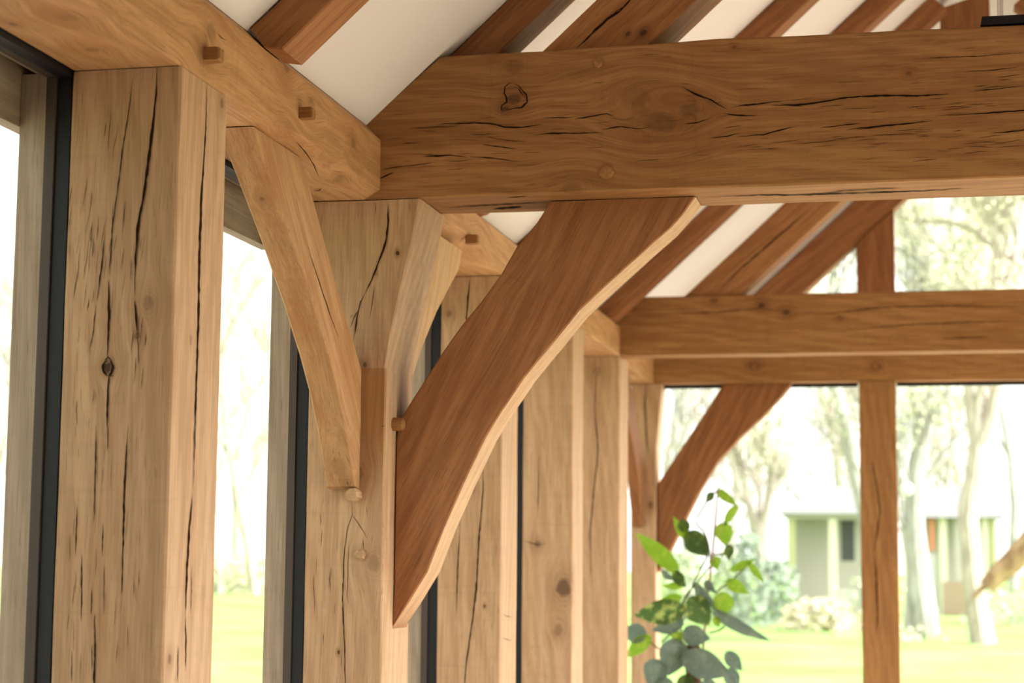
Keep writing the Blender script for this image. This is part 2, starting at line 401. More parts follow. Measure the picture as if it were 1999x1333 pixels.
def inter_post(y0, y1, xo, seed, label, knots=(), cracks=(), xi=0):
    o = timber('oak_post', 'xz', post_pairs(xo, xi, ZF, -.002), y0, y1, PALE, seed, knots=knots, cracks=cracks, stain=.25)
    return tag(o, label, 'post')
YP3, YP4, YP5, YP6 = 2.3826, 3.5264, 4.5822, 5.8
P3 = inter_post(YP3, YP3+.2239, -.1889, 31, 'oak post behind the foot of the large curved brace, with two long vertical splits',
    knots=[(aty(YP3, 877, 612), .010, .5), (aty(YP3, 946, 1183), .004, .9), (aty(YP3, 923, 955), .010, .4)],
    cracks=[(1, YP3, [(917, 545), (914, 580), (911, 620), (912, 640)], 4), (1, YP3, [(944, 905), (943, 960), (935, 1050), (930, 1150), (921, 1220), (911, 1290), (907, 1333), (900, 1400)], 3.4),
            (1, YP3, [(899, 1010), (895, 1080), (891, 1180), (889, 1210)], 2), (0, 0, [(981, 1200), (999, 1205)], 1.3), (0, 0, [(980, 1245), (998, 1250)], 1.3)])
P4 = inter_post(YP4, YP4+.2149, -.1798, 43, 'oak post with a brown knot and a long stain running down below it',
    knots=[(aty(YP4, 1100, 1147), .030, .75), (aty(YP4, 1050, 1062), .012, .5), (aty(YP4, 1090, 1230), .020, .4)],
    cracks=[(1, YP4, [(1022, 1055), (1048, 1063), (1070, 1062)], 2), (1, YP4, [(1052, 890), (1050, 1010)], 1.6)])
P5 = inter_post(YP5, YP5+.2326, -.1889, 57, 'furthest intermediate oak post, standing under the left end of the back tie beam',
    knots=[(aty(YP5, 1165, 725), .02, .3)],
    cracks=[(1, YP5, [(1163, 698), (1164, 740), (1161, 800), (1168, 880), (1160, 950), (1152, 1040), (1155, 1150)], 2.2)], xi=-.001)
def jowl6(z):
    if z < -.30: return -.020
    return -.020 + (z+.30)/.30*.030
P6 = timber('oak_post', 'xz', [((-.138, z), (jowl6(z), z)) for z in (ZF, -1.5, -.8, -.4, -.30, -.2, -.1, -.002)], YP6, YP6+.16, PALE, 61,
    knots=[(aty(YP6, 1270, 985), .016, .6), (aty(YP6, 1266, 1075), .010, .7)],
    cracks=[(1, YP6, [(1262, 742), (1259, 790), (1262, 860), (1266, 900)], 2.4)])
tag(P6, 'narrow oak corner post at the gable end, behind the green climbing plant', 'post')

# ---------------------------------------------------------------- wall plates
def wane_low(y_a, y_b, mx, mz):
    def f(mid):
        t = max(0, min(1, (mid[0]-y_a)/(y_b-y_a))); w = .5+.5*noise.noise(Vector((mid[0]*6, 3, 1)))
        return (.0035 + (mx)*t*(.75+.5*w), .0035 + mz*t*(.75+.5*w))
    return f
PA = timber('wall_plate', 'yz', [((-3.9, ZT), (-3.9, 0)), ((YP2-.001, ZT), (YP2-.001, 0))], -.2324, XA, HONEY, 71,
    waneL=wane_low(.16, .65, .034, .019), waneU=lambda m: (.038, .038),
    knots=[(atx(XA, 620, 318), .012, .55), (atx(XA, 560, 262), .012, .4), (atx(XA, 607, 205), .02, .30), (atx(XA, 413, 62), .02, .30), (atx(XA, 395, 110), .02, .35),
           (Vector((-.14, -.12, 0)), .014, .35), (Vector((-.10, -.30, 0)), .02, .25), (Vector((-.20, -.28, 0)), .008, .5), (Vector((-.06, .98, .0)), .02, .3), (atx(XA, 560, 130), .016, .45), (atx(XA, 690, 280), .014, .4), (atx(XA, 655, 330), .010, .6), (atx(XA, 480, 45), .012, .35)],
    cracks=[(0, XA, [(424, 65), (432, 74), (441, 79)], 2), (0, XA, [(575, 275), (596, 298), (612, 322), (621, 344)], 3), (2, -.0005, [(612, 371), (622, 371), (628, 367)], 2)]
       , stain=.6)
tag(PA, 'thick oak wall plate overhead in the left foreground, ending against the front tie beam', 'beam')
peg('peg', atx(XA, 402, 108), (1, 0, 0), .0175, .030, 4, WARM, 311, PA, R(45), .98)
peg('peg', atx(XA, 586, 223), (1, 0, 0), .0165, .030, 4, WARM, 312, PA, R(45), .98)
def wB(mid):
    t = max(0, min(1, (2.30-mid[0])/.25)); return (.0035+.075*t, .0035+.045*t)
def wBu(mid): return (.07, ZT-.1197)
PB = timber('wall_plate', 'yz', [((YP2+.2139, ZT), (YP2+.2139, 0)), ((YP5-.001, ZT), (YP5-.001, 0))], -.19, 0, HONEY, 83,
    waneL=wB, waneU=wBu, knots=[(atx(0, 940, 500), .03, .25), (atx(0, 1195, 668), .03, .2)], stain=.25)
tag(PB, 'oak wall plate running from behind the front tie beam to the back tie beam', 'beam')
peg('peg', atx(0, 917, 468), (1, 0, 0), .0165, .026, 4, WARM, 313, PB, R(45), .98)
PC = timber('wall_plate', 'yz', [((YP5+.121, ZT), (YP5+.121, 0)), ((YP6-.001, ZT), (YP6-.001, 0))], -.19, -.03, HONEY, 85, waneU=lambda m: (.038, .038))
tag(PC, 'short far piece of wall plate between the back tie beam and the gable beam', 'beam')

# ---------------------------------------------------------------- tie beams
Z1 = .3388
topx = [.11, .45, .60, .75, .95, 1.15, 1.40, 1.9, 2*RX-.11]
topd = [-.004, -.001, .0, .004, .002, .003, .0, 0, 0]
T1pairs = [((-.185, .1775), (-.185, 0)), ((-.072, .181), (-.072, 0))] + [((x, Z1+d), (x, 0)) for x, d in zip(topx, topd)] + [((2*RX+.072, .181), (2*RX+.072, 0)), ((3.1, .178), (3.1, 0))]
K1 = [(atx_, r_, d_) for atx_, r_, d_ in [(aty(YP2, 1003, 194), .015, .7), (aty(YP2, 986, 213), .008, .8), (aty(YP2, 1002, 130), .022, .30), (aty(YP2, 1290, 240), .030, .35), (aty(YP2, 1240, 190), .03, .25),
      (aty(YP2, 1120, 372), .022, .35), (aty(YP2, 1345, 215), .02, .35), (aty(YP2, 1774, 143), .006, .5), (aty(YP2, 1434, 92), .005, .5)]]
cr1 = [
 [(860, 242), (925, 240), (960, 242), (1000, 250)], [(945, 238), (985, 248), (1020, 249), (1060, 243)], [(1060, 230), (1110, 230), (1125, 228)], [(1120, 233), (1150, 228), (1185, 222), (1200, 228)],
 [(1040, 264), (1080, 260), (1130, 260), (1180, 259)], [(1175, 253), (1212, 247), (1250, 252), (1272, 247)], [(825, 306), (880, 303), (915, 307)], [(915, 306), (965, 309), (1015, 316)],
 [(741, 349), (755, 343), (770, 336)], [(745, 333), (765, 327), (800, 324), (848, 317)], [(795, 250), (850, 249), (900, 246)], [(785, 280), (820, 279)], [(950, 268), (1000, 275), (1025, 276)],
 [(940, 282), (985, 288), (1010, 291)], [(1330, 168), (1355, 183), (1390, 196), (1420, 215)], [(1335, 242), (1360, 240), (1385, 232)], [(1410, 222), (1450, 226), (1480, 225)],
 [(1430, 209), (1480, 203), (1530, 197)], [(1505, 206), (1560, 205), (1600, 200), (1640, 193), (1680, 187)], [(1625, 192), (1700, 188), (1730, 187), (1790, 187), (1855, 184)],
 [(1385, 270), (1420, 266), (1445, 260)], [(1440, 267), (1490, 263), (1530, 252), (1560, 246)], [(1600, 250), (1640, 245), (1680, 241)], [(1650, 254), (1710, 247), (1760, 243), (1820, 236)],
 [(1850, 226), (1910, 222), (1999, 216), (2080, 212)], [(1930, 260), (1965, 258), (1999, 254), (2060, 250)], [(1880, 140), (1940, 137), (1990, 131)], [(1790, 115), (1850, 112), (1910, 110), (1999, 103)],
 [(1465, 288), (1490, 286)], [(1545, 281), (1600, 278), (1650, 272)], [(1890, 285), (1940, 288)], [(1780, 315), (1830, 311)], [(1860, 257), (1880, 254)], [(1890, 180), (1960, 172), (1999, 168)],
 [(1840, 215), (1900, 208)], [(1700, 265), (1760, 262), (1800, 262)], [(1240, 315), (1290, 311)], [(990, 385), (1030, 384)],
 [(600+.35*x, .35*y) for x, y in ((1150,465),(1130,462),(1103,485),(1098,520),(1110,545),(1112,570),(1085,590),(1080,610),(1095,632))],
 [(600+.35*x, .35*y) for x, y in ((1150,465),(1180,480),(1200,505),(1222,530),(1226,570),(1195,600),(1150,606),(1110,615))], [(600+.35*x, .35*y) for x, y in ((1175,490),(1190,515),(1215,545))]]
wd1 = [3, 3.2, 2, 3, 2.6, 2.8, 3.2, 2, 5, 2.2, 1.4, 1.5, 1.4, 2.2, 4.2, 3.4, 3, 3, 4.6, 5, 2.6, 3, 2.4, 3.8, 3.2, 3, 2, 1.6, 1.6, 1.4, 1.6, 1.8, 1.4, 1.6, 1.4, 1.4, 1.3, 1.8, 4, 4, 3]
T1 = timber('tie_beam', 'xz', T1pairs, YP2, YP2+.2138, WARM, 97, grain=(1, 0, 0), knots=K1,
    cracks=[(1, YP2, c, w) for c, w in zip(cr1, wd1)] + checks(1, YP2, 780, 1150, 215, 340, 22, -2, (25, 60), (.5, 1.2), 14)
      + checks(1, YP2, 1400, 1960, 150, 300, 46, -5, (25, 70), (.5, 1.2), 15) + checks(1, YP2, 1150, 1950, 90, 330, 26, -3, (15, 40), (.4, .9), 16)
      + [(2, -.0005, [(860, 405), (940, 401), (1070, 394)], 1.6), (2, -.0005, [(962, 408), (990, 405), (1020, 403)], 3.4),
         (2, -.0005, [(1365, 385), (1480, 380), (1560, 380), (1620, 378), (1800, 372), (1900, 366)], 2.2), (2, -.0005, [(1600, 376), (1660, 371), (1760, 366)], 1.6)], step=.045, amp=.0013, nu=8)
tag(T1, 'large front tie beam with a dark heart-shaped knot and many horizontal splits', 'beam')
peg('peg', aty(YP2, 1168, 122), (0, -1, 0), .0125, .006, 8, WARM, 321, T1, 0, .85)
peg('peg', aty(YP2, 1184, 337), (0, -1, 0), .0165, .008, 9, WARM, 322, T1, 0, .85)
Z2 = .2421
T2 = timber('tie_beam', 'xz', [((-.185, ZT), (-.185, 0)), ((-.07, ZT), (-.07, 0)), ((0, Z2), (0, 0)), ((2*RX, Z2), (2*RX, 0)), ((3.1, .178), (3.1, 0))], YP5, YP5+.12, WARM, 103, grain=(1, 0, 0),
    knots=[(aty(YP5, 1394, 586), .014, .55), (aty(YP5, 1486, 596), .014, .9), (aty(YP5, 1535, 609), .014, .8), (aty(YP5, 1640, 620), .01, .35)],
    cracks=[(1, YP5, [(1310, 612), (1400, 609), (1480, 602), (1530, 607)], 2), (1, YP5, [(1540, 610), (1620, 612), (1720, 600), (1850, 597), (1999, 598)], 2), (1, YP5, [(1640, 645), (1760, 635), (1900, 628), (1999, 626)], 1.6), (1, YP5, [(1830, 662), (1930, 658)], 1.6)])
tag(T2, 'second tie beam further back, crossing the right half with the trees showing above and below', 'beam')
GB = timber('gable_beam', 'xz', [((-.19, .25), (-.19, 0)), ((3.1, .25), (3.1, 0))], YP6, YP6+.13, WARM, 109, grain=(1, 0, 0), knots=[(aty(YP6, 1472, 715), .015, .9), (aty(YP6, 1709, 715), .014, .9)])
tag(GB, 'rearmost oak beam tucked just below the second tie beam, over the gable glazing', 'beam')
peg('peg', aty(YP6, 1472, 715), (0, -1, 0), .013, .006, 8, RUST, 331, GB, 0, .9)
peg('peg', aty(YP6, 1709, 715), (0, -1, 0), .013, .006, 8, RUST, 332, GB, 0, .9)
G1 = timber('gable_post', 'xz', [((.927, ZF), (1.096, ZF)), ((.929, -.002), (1.096, -.002))], YP6, YP6+.13, WARM, 113,
    cracks=[(1, YP6, [(1700, 890), (1712, 950), (1718, 1000), (1712, 1040), (1706, 1080)], 3), (1, YP6, [(1706, 1080), (1711, 1130), (1713, 1200), (1711, 1240)], 4)])
tag(G1, 'oak gable post standing in front of the garden trees below the back beams', 'post')
G2 = timber('gable_post', 'xz', [((.926, .252), (1.10, .252)), ((.926, .645), (1.10, .804))], YP6, YP6+.13, RUST, 127)
tag(G2, 'short upper gable post above the second tie beam, meeting the sloping rafter', 'post')

# ---------------------------------------------------------------- braces
YB0, YB1 = 1.288, 1.409
bb = [((761, 1226), (762, 1229)), ((763, 1150), (799, 1174)), ((764, 1060), (834, 1116)), ((766, 950), (867, 1030)), ((768, 862), (905, 944)), ((777, 824), (948, 854)),
      ((803, 782), (978, 805)), ((864, 687), (1024, 736)), ((902, 634), (1056, 697)), ((940, 588), (1084, 664)), ((978, 535), (1130, 607)), ((1008, 482), (1191, 550)),
      ((1048, 434), (1271, 478)), ((1062, 412), (1310, 444)), ((1072, 393), (1334, 417)), ((1078, 387), (1358, 381))]
def yz2(p): return (p.x, p.z)
bbp = []
for (u, l) in bb:
    a = yz2(aty(YB0, *u)); c = yz2(aty(YB0, *l))
    a = (max(a[0], jowl(a[1])+.002), min(a[1], -.002)); c = (c[0], min(c[1], -.002)); bbp.append((a, c))
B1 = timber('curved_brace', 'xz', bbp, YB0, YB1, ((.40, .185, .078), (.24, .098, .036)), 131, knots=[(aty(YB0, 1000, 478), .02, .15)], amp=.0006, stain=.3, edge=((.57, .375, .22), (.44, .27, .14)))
tag(B1, 'large dark curved brace sweeping from the middle post up to the front tie beam', 'brace')
XBI, XBO = -.067, -.137
up = [(1.198, -.678), (1.198, -.60), (1.198, -.50), (1.198, -.40), (1.164, -.372), (1.009, -.244), (.93, -.172), (.829, -.08), (.749, -.013), (.735, -.002)]
lo = [(1.166, -.672), (1.130, -.610), (1.085, -.545), (1.035, -.478), (.963, -.397), (.85, -.300), (.78, -.248), (.66, -.158), (.50, -.045), (.445, -.002)]
BAp = list(zip(up, lo))
B2 = timber('curved_brace', 'yz', BAp, XBO, XBI, ((.52, .315, .150), (.36, .18, .075)), 137, cracks=[(0, XBI, [(600, 480), (625, 560), (660, 660)], 1.2)], stain=.55, knots=[(Vector((-.10, 1.14, -.63)), .022, .28), (Vector((-.1, .60, -.11)), .008, .5), (Vector((-.085, 1.17, -.66)), .010, .9)])
tag(B2, 'pale curved brace leaning forward from the middle post up to the foreground wall plate', 'brace')
XB3 = -.013
def yz1(u, v): q = atx(XB3, u, v); return (q.y, min(q.z, -.002))
lo3 = [yz1(*q) for q in ((803, 830), (803, 782), (805, 740), (822, 685), (853, 607), (875, 565), (895, 528), (903, 522))]
up3 = [(1.434, q[1]) for q in lo3[:4]] + [(1.434, -.24), (1.434, -.16), (1.434, -.06), (1.434, -.002)]
lo3[-1] = (lo3[-1][0], -.002)
BBp = list(zip(up3, lo3))
B3 = timber('curved_brace', 'yz', BBp, XB3-.08, XB3, ((.58, .38, .19), (.44, .26, .12)), 139, stain=.15)
tag(B3, 'pale curved brace seen end-on behind the middle post, rising to the far wall plate', 'brace')
BCp = [((a+4.6, b), (c+4.6, d)) for (a, b), (c, d) in BAp]
B4 = timber('curved_brace', 'yz', BCp, XBO+.01, XBI-.01, RUST, 149, stain=.2)
tag(B4, 'narrow brace on the gable corner post, half hidden by the post beside it', 'brace')
gb = [((1284, 1110), (1286, 1116)), ((1284, 1040), (1312, 1068)), ((1284, 945), (1342, 1006)), ((1310, 905), (1368, 955)), ((1350, 845), (1402, 900)), ((1385, 792), (1446, 852)),
      ((1402, 765), (1490, 812)), ((1412, 748), (1530, 768)), ((1417, 741), (1546, 740))]
YG = YP6+.03
gbp = [(yz2(aty(YG, *u)), yz2(aty(YG, *l))) for u, l in gb]
gbp = [((max(a[0], jowl6(a[1])+.002), min(a[1], -.002)), (c[0], min(c[1], -.002))) for a, c in gbp]
B5 = timber('curved_brace', 'xz', gbp, YG, YG+.09, RUST, 151)
tag(B5, 'curved brace against the garden view in the gable, above the climbing plant', 'brace')

# ---------------------------------------------------------------- rafters
def rafter(name, y0, y1, seed, label, pal=RUST, mirror=False, du=.13, dc=.238):
    s0 = [((-.062, .182), (-.0305, .1425 if y0 < 1.2 else .128)), ((-.02, .2175), (.006, .137))]
    if 1.2 < y0 < 1.4: s0 = [(((Z1+.008-dc)/TAN, Z1+.006), ((Z1+.006-du)/TAN, Z1+.006))]
    xs = [.30, 1.30]
    prs = s0 + [((x-.03, dc+TAN*(x-.03)), (x+.03, du+TAN*(x+.03))) for x in xs]
    if mirror: prs = [((2*RX-a[0], a[1]), (2*RX-b_[0], b_[1])) for a, b_ in prs]
    o = timber(name, 'xz', prs, y0, y1, pal, seed, step=.12)
    return tag(o, label, 'rafter', 'common rafters of the right roof slope' if mirror else 'common rafters of the left roof slope')
ra = [(.40, .52, 'common rafter in the upper left corner, its foot on the foreground wall plate'),
      (1.245, 1.352, 'common rafter directly above the cut end of the front tie beam'),
      (2.87, 2.965, 'common rafter behind the front tie beam, next after the wide split rafter'),
      (3.725, 3.82, 'common rafter between its two blurred neighbours above the front tie beam'),
      (4.43, 4.53, 'common rafter ending on the wall plate just in front of the back tie beam')]
for i, (a, b_, lab) in enumerate(ra):
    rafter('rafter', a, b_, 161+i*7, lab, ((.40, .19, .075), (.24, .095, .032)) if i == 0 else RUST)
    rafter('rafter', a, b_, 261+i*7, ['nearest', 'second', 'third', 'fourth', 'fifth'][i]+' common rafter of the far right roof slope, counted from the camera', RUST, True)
rafter('rafter', 2.05, 2.15, 211, 'common rafter hidden behind the wide split principal rafter')
def principal(y0, y1, zt, d1, d0, seed, label, pal=RUST, cracks=(), knots=(), mirror=False):
    prs = [(((zt-d1)/TAN, zt+.001), ((zt-d0)/TAN, zt+.001)), ((1.19, d1+TAN*1.19), (1.19+.13, d0+TAN*(1.19+.13)))]
    if mirror: prs = [((2*RX-a[0], a[1]), (2*RX-b_[0], b_[1])) for a, b_ in prs]
    o = timber('principal_rafter', 'xz', prs, y0, y1, pal, seed, grain=(-1 if mirror else 1, 0, TAN), cracks=cracks, knots=knots)
    return tag(o, label, 'rafter')
YR = 1.225
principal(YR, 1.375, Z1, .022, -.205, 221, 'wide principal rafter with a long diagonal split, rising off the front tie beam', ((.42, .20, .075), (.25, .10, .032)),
   cracks=[(1, YR, [(1127, 94), (1155, 66), (1185, 38), (1210, 22), (1232, -2), (1250, -20)], 5), (1, YR, [(1178, 42), (1205, 22), (1225, 10)], 3)],
   knots=[(aty(YR, 1226, 66), .006, .8), (aty(YR, 1256, 64), .008, .9)])
principal(4.60, 4.71, Z2, .0, -.21, 227, 'broad principal rafter rising off the second tie beam beside a pale strip of plaster', ((.40, .20, .08), (.26, .11, .04)),
   cracks=[(1, 4.60, [(1398, 572), (1440, 530), (1500, 478), (1590, 400)], 3)])
principal(YP6+.005, YP6+.12, .25, .005, -.20, 229, 'gable principal rafter bordering the small triangular pane')
principal(4.60, 4.71, Z2, .0, -.21, 233, 'right-hand principal rafter of the second truss, beyond the king post', mirror=True)
principal(YR, 1.375, Z1, .022, -.205, 239, 'right-hand principal rafter of the front truss', mirror=True)
principal(YP6+.005, YP6+.12, .25, .005, -.20, 241, 'right-hand gable principal rafter', mirror=True)
KP = timber('king_post', 'xz', [((1.309, 1.02), (1.503, 1.02)), ((1.309, 1.40), (1.503, 1.46))], 4.60, 4.74, RUST, 251)
tag(KP, 'blurred king post at the roof ridge, top right corner beside the chrome stem', 'post')

# ---------------------------------------------------------------- glazing on the left wall
M_oakout = wood('oak_cover_board', 401, (.44, .34, .25), (.30, .22, .155), stain=.15)
posts = [(0, .2183, -.2324), (YP2, YP2+.2313, -.197), (YP3, YP3+.2239, -.1889), (YP4, YP4+.2149, -.1798), (YP5, YP5+.2326, -.1889), (YP6, YP6+.16, -.19)]
for i, (a, b_, xo) in enumerate(posts):
    bm = bmesh.new(); box(bm, xo-.028, xo-.001, a+.001, b_-.001, ZF, -.012)
    g = tag(link('trim_%d' % (i+1), bm, M_black, smooth=False), kind='structure')
    bm = bmesh.new(); box(bm, xo-.046, xo-.028, a-.004, b_+.004, ZF, -.012); link('frame', bm, M_brown, smooth=False, parent=g)
    M = grain_matrix(Vector((xo-.07, a, -1)), (0, 0, 1))
    bm = bmesh.new(); box(bm, xo-.097, xo-.046, a+.002, b_-.002, ZF, -.002); link('cover_board', bm, M_oakout, M, smooth=False, parent=g)
def head(n, y0, y1, xo):
    bm = bmesh.new(); box(bm, xo-.028, xo-.001, y0, y1, -.011, .17)
    g = tag(link('trim_%d' % n, bm, M_black, smooth=False), kind='structure')
    bm = bmesh.new(); box(bm, xo-.046, xo-.028, y0, y1, -.011, .17); link('frame', bm, M_brown, smooth=False, parent=g)
    M = grain_matrix(Vector((xo-.07, y0, 0)), (0, 1, 0))
    bm = bmesh.new(); box(bm, xo-.070, xo-.046, y0, y1, -.001, .17); link('soffit_board', bm, M_oakout, M, smooth=False, parent=g)
    M = grain_matrix(Vector((xo-.07, y0, .1)), (0, 1, 0))
    bm = bmesh.new(); box(bm, xo-.125, xo-.0975, y0, y1, -.095, .17); link('fascia', bm, M_oakout, M, smooth=False, parent=g)
head(7, -.45, YP2+.10, -.2324); head(8, YP2+.10, 6.0, -.19)
bays = [(-.45, -.0, -.2324), (.2183, YP2, -.215), (YP2+.2313, YP3, -.193), (YP3+.2239, YP4, -.185), (YP4+.2149, YP5, -.185), (YP5+.2326, YP6, -.19)]
for i, (a, b_, xo) in enumerate(bays):
    bm = bmesh.new(); box(bm, xo-.040, xo-.034, a+.005, b_-.005, ZF, -.013)
    tag(link('window_%d' % (i+1), bm, M_glass, smooth=False), kind='structure')
# gable glazing
YW = YP6+.10
bm = bmesh.new()
box(bm, -.01, .92, YW-.012, YW+.012, -.016, -.001); box(bm, 1.10, 2.8, YW-.012, YW+.012, -.016, -.001)
tag(link('trim_9', bm, M_black, smooth=False), kind='structure')
bm = bmesh.new(); box(bm, -.01, .926, YW-.003, YW+.003, ZF, -.017); tag(link('window_7', bm, M_glass, smooth=False), kind='structure')
bm = bmesh.new(); box(bm, 1.098, 2.8, YW-.003, YW+.003, ZF, -.017); tag(link('window_8', bm, M_glass, smooth=False), kind='structure')
def tri(name, pts):
    bm = bmesh.new()
    a = [bm.verts.new((x, YW-.003, z)) for x, z in pts]; b = [bm.verts.new((x, YW+.003, z)) for x, z in pts]
    bm.faces.new(a); bm.faces.new(b[::-1]); n = len(a)
    for i in range(n): bm.faces.new((a[i], a[(i+1) % n], b[(i+1) % n], b[i]))
    tag(link(name, bm, M_glass, smooth=False), kind='structure')
tri('window_9', [(.50, .252), (.922, .252), (.922, .62)])
tri('window_10', [(1.104, .252), (2.28, .252), (1.52, .95), (1.29, .95), (1.104, .79)])

# ---------------------------------------------------------------- uplight on the tie beam
up_ = empty('uplight', (1.42, 1.28, Z1)); tag(up_, 'black flat-based light fitting with a chrome stem standing on the front tie beam', 'light fitting')
bm = bmesh.new(); box(bm, 1.342, 1.52, 1.205, 1.36, Z1+.006, Z1+.025)
for v_ in bm.verts:
    if v_.co.x < 1.4 and v_.co.z < Z1+.01: v_.co.x -= .004
link('base', bm, mat('black_metal', (.004, .004, .005), .45, .3), parent=up_, smooth=False)
bm = bmesh.new(); tube(bm, [(1.383, 1.25, Z1+.025), (1.383, 1.25, Z1+.16)], .0075, 16)
link('stem', bm, mat('chrome', (.75, .75, .76), .12, .5, 1.0), parent=up_)
bm = bmesh.new(); box(bm, 1.30, 1.47, 1.21, 1.34, Z1+.16, Z1+.22); link('head', bm, bpy.data.materials['black_metal'], parent=up_, smooth=False)

# ================================================================ garden
ZG = -2.50
M_grass = bpy.data.materials.new('lawn_grass'); M_grass.use_nodes = True
T = NT(M_grass); b = T.n['Principled BSDF']; pc = T.new('ShaderNodeTexCoord').outputs['Object']
n1 = T.noise(pc, .35, 4)[0]; n2 = T.noise(pc, 3.0, 4)[0]
c = T.mix(T.ramp(n1, .35, .65), (.19, .31, .085), (.27, .40, .14)); c = T.mix(T.math('MULTIPLY', T.ramp(n2, .45, .7), .5), c, (.13, .23, .06))
T.set(b.inputs['Base Color'], c); b.inputs['Roughness'].default_value = .9; b.inputs['Specular IOR Level'].default_value = .05
bm = bmesh.new(); NX = 60
gv = [[None]*(NX+1) for _ in range(NX+1)]
for i in range(NX+1):
    for j in range(NX+1):
        x = -260+520*i/NX; y = -60+330*j/NX
        far = max(0, min(1, (math.hypot(x, y)-12)/20))
        gv[i][j] = bm.verts.new((x, y, ZG + far*noise.noise(Vector((x*.05, y*.05, 0)))*.35))
for i in range(NX):
    for j in range(NX): bm.faces.new((gv[i][j], gv[i+1][j], gv[i+1][j+1], gv[i][j+1]))
tag(link('ground', bm, M_grass), kind='structure')

M_bounce = mat('bounce_stone', (.50, .44, .37), .85, .1)
bm = bmesh.new(); box(bm, -7, 13, -9, 13, ZG-.05, ZG+.06); tag(link('floor_bounce_terrace', bm, M_bounce, smooth=False), kind='structure')  # unseen pale paving, added to bounce warm light into the room
def bark(name, a, b_, seed):
    m = bpy.data.materials.new(name); m.use_nodes = True; T = NT(m); b = T.n['Principled BSDF']
    p = T.new('ShaderNodeTexCoord').outputs['Object']
    n = T.noise(T.vm('ADD', T.vm('MULTIPLY', p, (6, 6, 1.6)), (seed, seed, 0)), 1, 5, .65)[0]
    T.set(b.inputs['Base Color'], T.mix(T.ramp(n, .36, .66), a, b_)); b.inputs['Roughness'].default_value = .9
    T.set(b.inputs['Normal'], T.new('ShaderNodeBump', {'Strength': .5, 'Distance': .03, 'Height': n}).outputs[0])
    return m
BK1 = bark('bark_pale', (.36, .29, .25), (.55, .47, .42), 1); BK2 = bark('bark_grey', (.30, .27, .26), (.48, .44, .42), 5)
BK3 = bark('bark_mossy', (.34, .32, .24), (.48, .44, .36), 9); BK4 = bark('bark_brown', (.20, .10, .05), (.42, .27, .15), 13)
M_bud = mat('spring_buds', (.58, .58, .40), .8, .1); M_bud2 = mat('ivy_leaves', (.13, .18, .10), .7, .2)
def smooth_line(pts, k=3):
    out = []
    for i in range(len(pts)-1):
        p0 = pts[max(i-1, 0)]; p1 = pts[i]; p2 = pts[i+1]; p3 = pts[min(i+2, len(pts)-1)]
        for j in range(k):
            t = j/k
            out.append(.5*((2*p1)+(p2-p0)*t+(2*p0-5*p1+4*p2-p3)*t*t+(3*p1-p0-3*p2+p3)*t**3))
    out.append(pts[-1]); return out
def limb(bm, px, Y, n=8):
    """px: (u, v, radius in px) along the limb, at depth y = Y"""
    pts = []; rr = []
    d = None
    for i, q in enumerate(px):
        P = aty(Y, q[0], q[1]); pts.append(P); rr.append(q[2]*(P-CAM).dot(FW)/FPX)
    k = 4; sp = smooth_line(pts, k); rs = []
    for i in range(len(rr)-1):
        for j in range(k): rs.append(rr[i]+(rr[i+1]-rr[i])*j/k)
    rs.append(rr[-1])
    tube(bm, sp, rs, n); return sp, rs
def twigs(bm, base, direction, length, r, rnd, depth, spread=.6, buds=None, up=.12):
    p = Vector(base); d = Vector(direction).normalized(); pts = [p.copy()]; n = 5
    for i in range(n):
        d = (d + Vector((rnd.uniform(-1, 1), rnd.uniform(-1, 1), rnd.uniform(-1, 1)))*.22 + Vector((0, 0, up))).normalized()
        p = p + d*length/n; pts.append(p.copy())
    tube(bm, pts, [r*(1-.16*i) for i in range(n+1)], 5 if r > .03 else 3, cap=False)
    if depth > 0:
        for i in range(2, n+1):
            for _ in range(1 if depth > 2 else 2):
                dd = (pts[i]-pts[i-1]).normalized() + Vector((rnd.uniform(-1, 1), rnd.uniform(-1, 1), rnd.uniform(-.6, 1)))*spread*1.3
                twigs(bm, pts[i], dd, length*rnd.uniform(.5, .75), r*.5, rnd, depth-1, spread, buds)
    elif buds is not None:
        for _ in range(2):
            q = p + Vector((rnd.uniform(-1, 1), rnd.uniform(-1, 1), rnd.uniform(-1, 1)))*.25; buds.append(q)
def flecks(bm, pts, s, rnd):
    for q in pts:
        a = Vector((rnd.uniform(-1, 1), rnd.uniform(-1, 1), rnd.uniform(-1, 1))).normalized()*s; b_ = a.orthogonal().normalized()*s*.6
        bm.faces.new([bm.verts.new(q+x) for x in (-a, b_, a, -b_)])
def px_tree(label, limbs, Y, bk, seed, crowns=True, depth=3, cat='tree', group=None, L=1.9):
    rnd = random.Random(seed)
    bm = bmesh.new(); tops = []
    for lb in limbs:
        sp, rs = limb(bm, lb, Y); tops.append((sp[-1], sp[-1]-sp[-2], rs[-1]))
    base = aty(Y, limbs[0][0][0], limbs[0][0][1])
    root = empty('tree', (base.x, base.y, ZG)); tag(root, label, cat, group)
    link('trunk', bm, bk, Matrix.Translation(base), root)
    if crowns:
        bm = bmesh.new(); buds = []
        for (p, d, r) in tops:
            for _ in range(3 if len(tops) < 3 else 2):
                twigs(bm, p, d.normalized()+Vector((rnd.uniform(-.8, .8), rnd.uniform(-.8, .8), 0)), L*rnd.uniform(.8, 1.2), max(r*.7, .03), rnd, depth, buds=buds)
        link('branches', bm, bk, Matrix.Translation(base), root)
        bm = bmesh.new(); flecks(bm, buds, .06, rnd); tag(link('buds', bm, M_bud, None, root, smooth=False), kind='stuff')
    return root
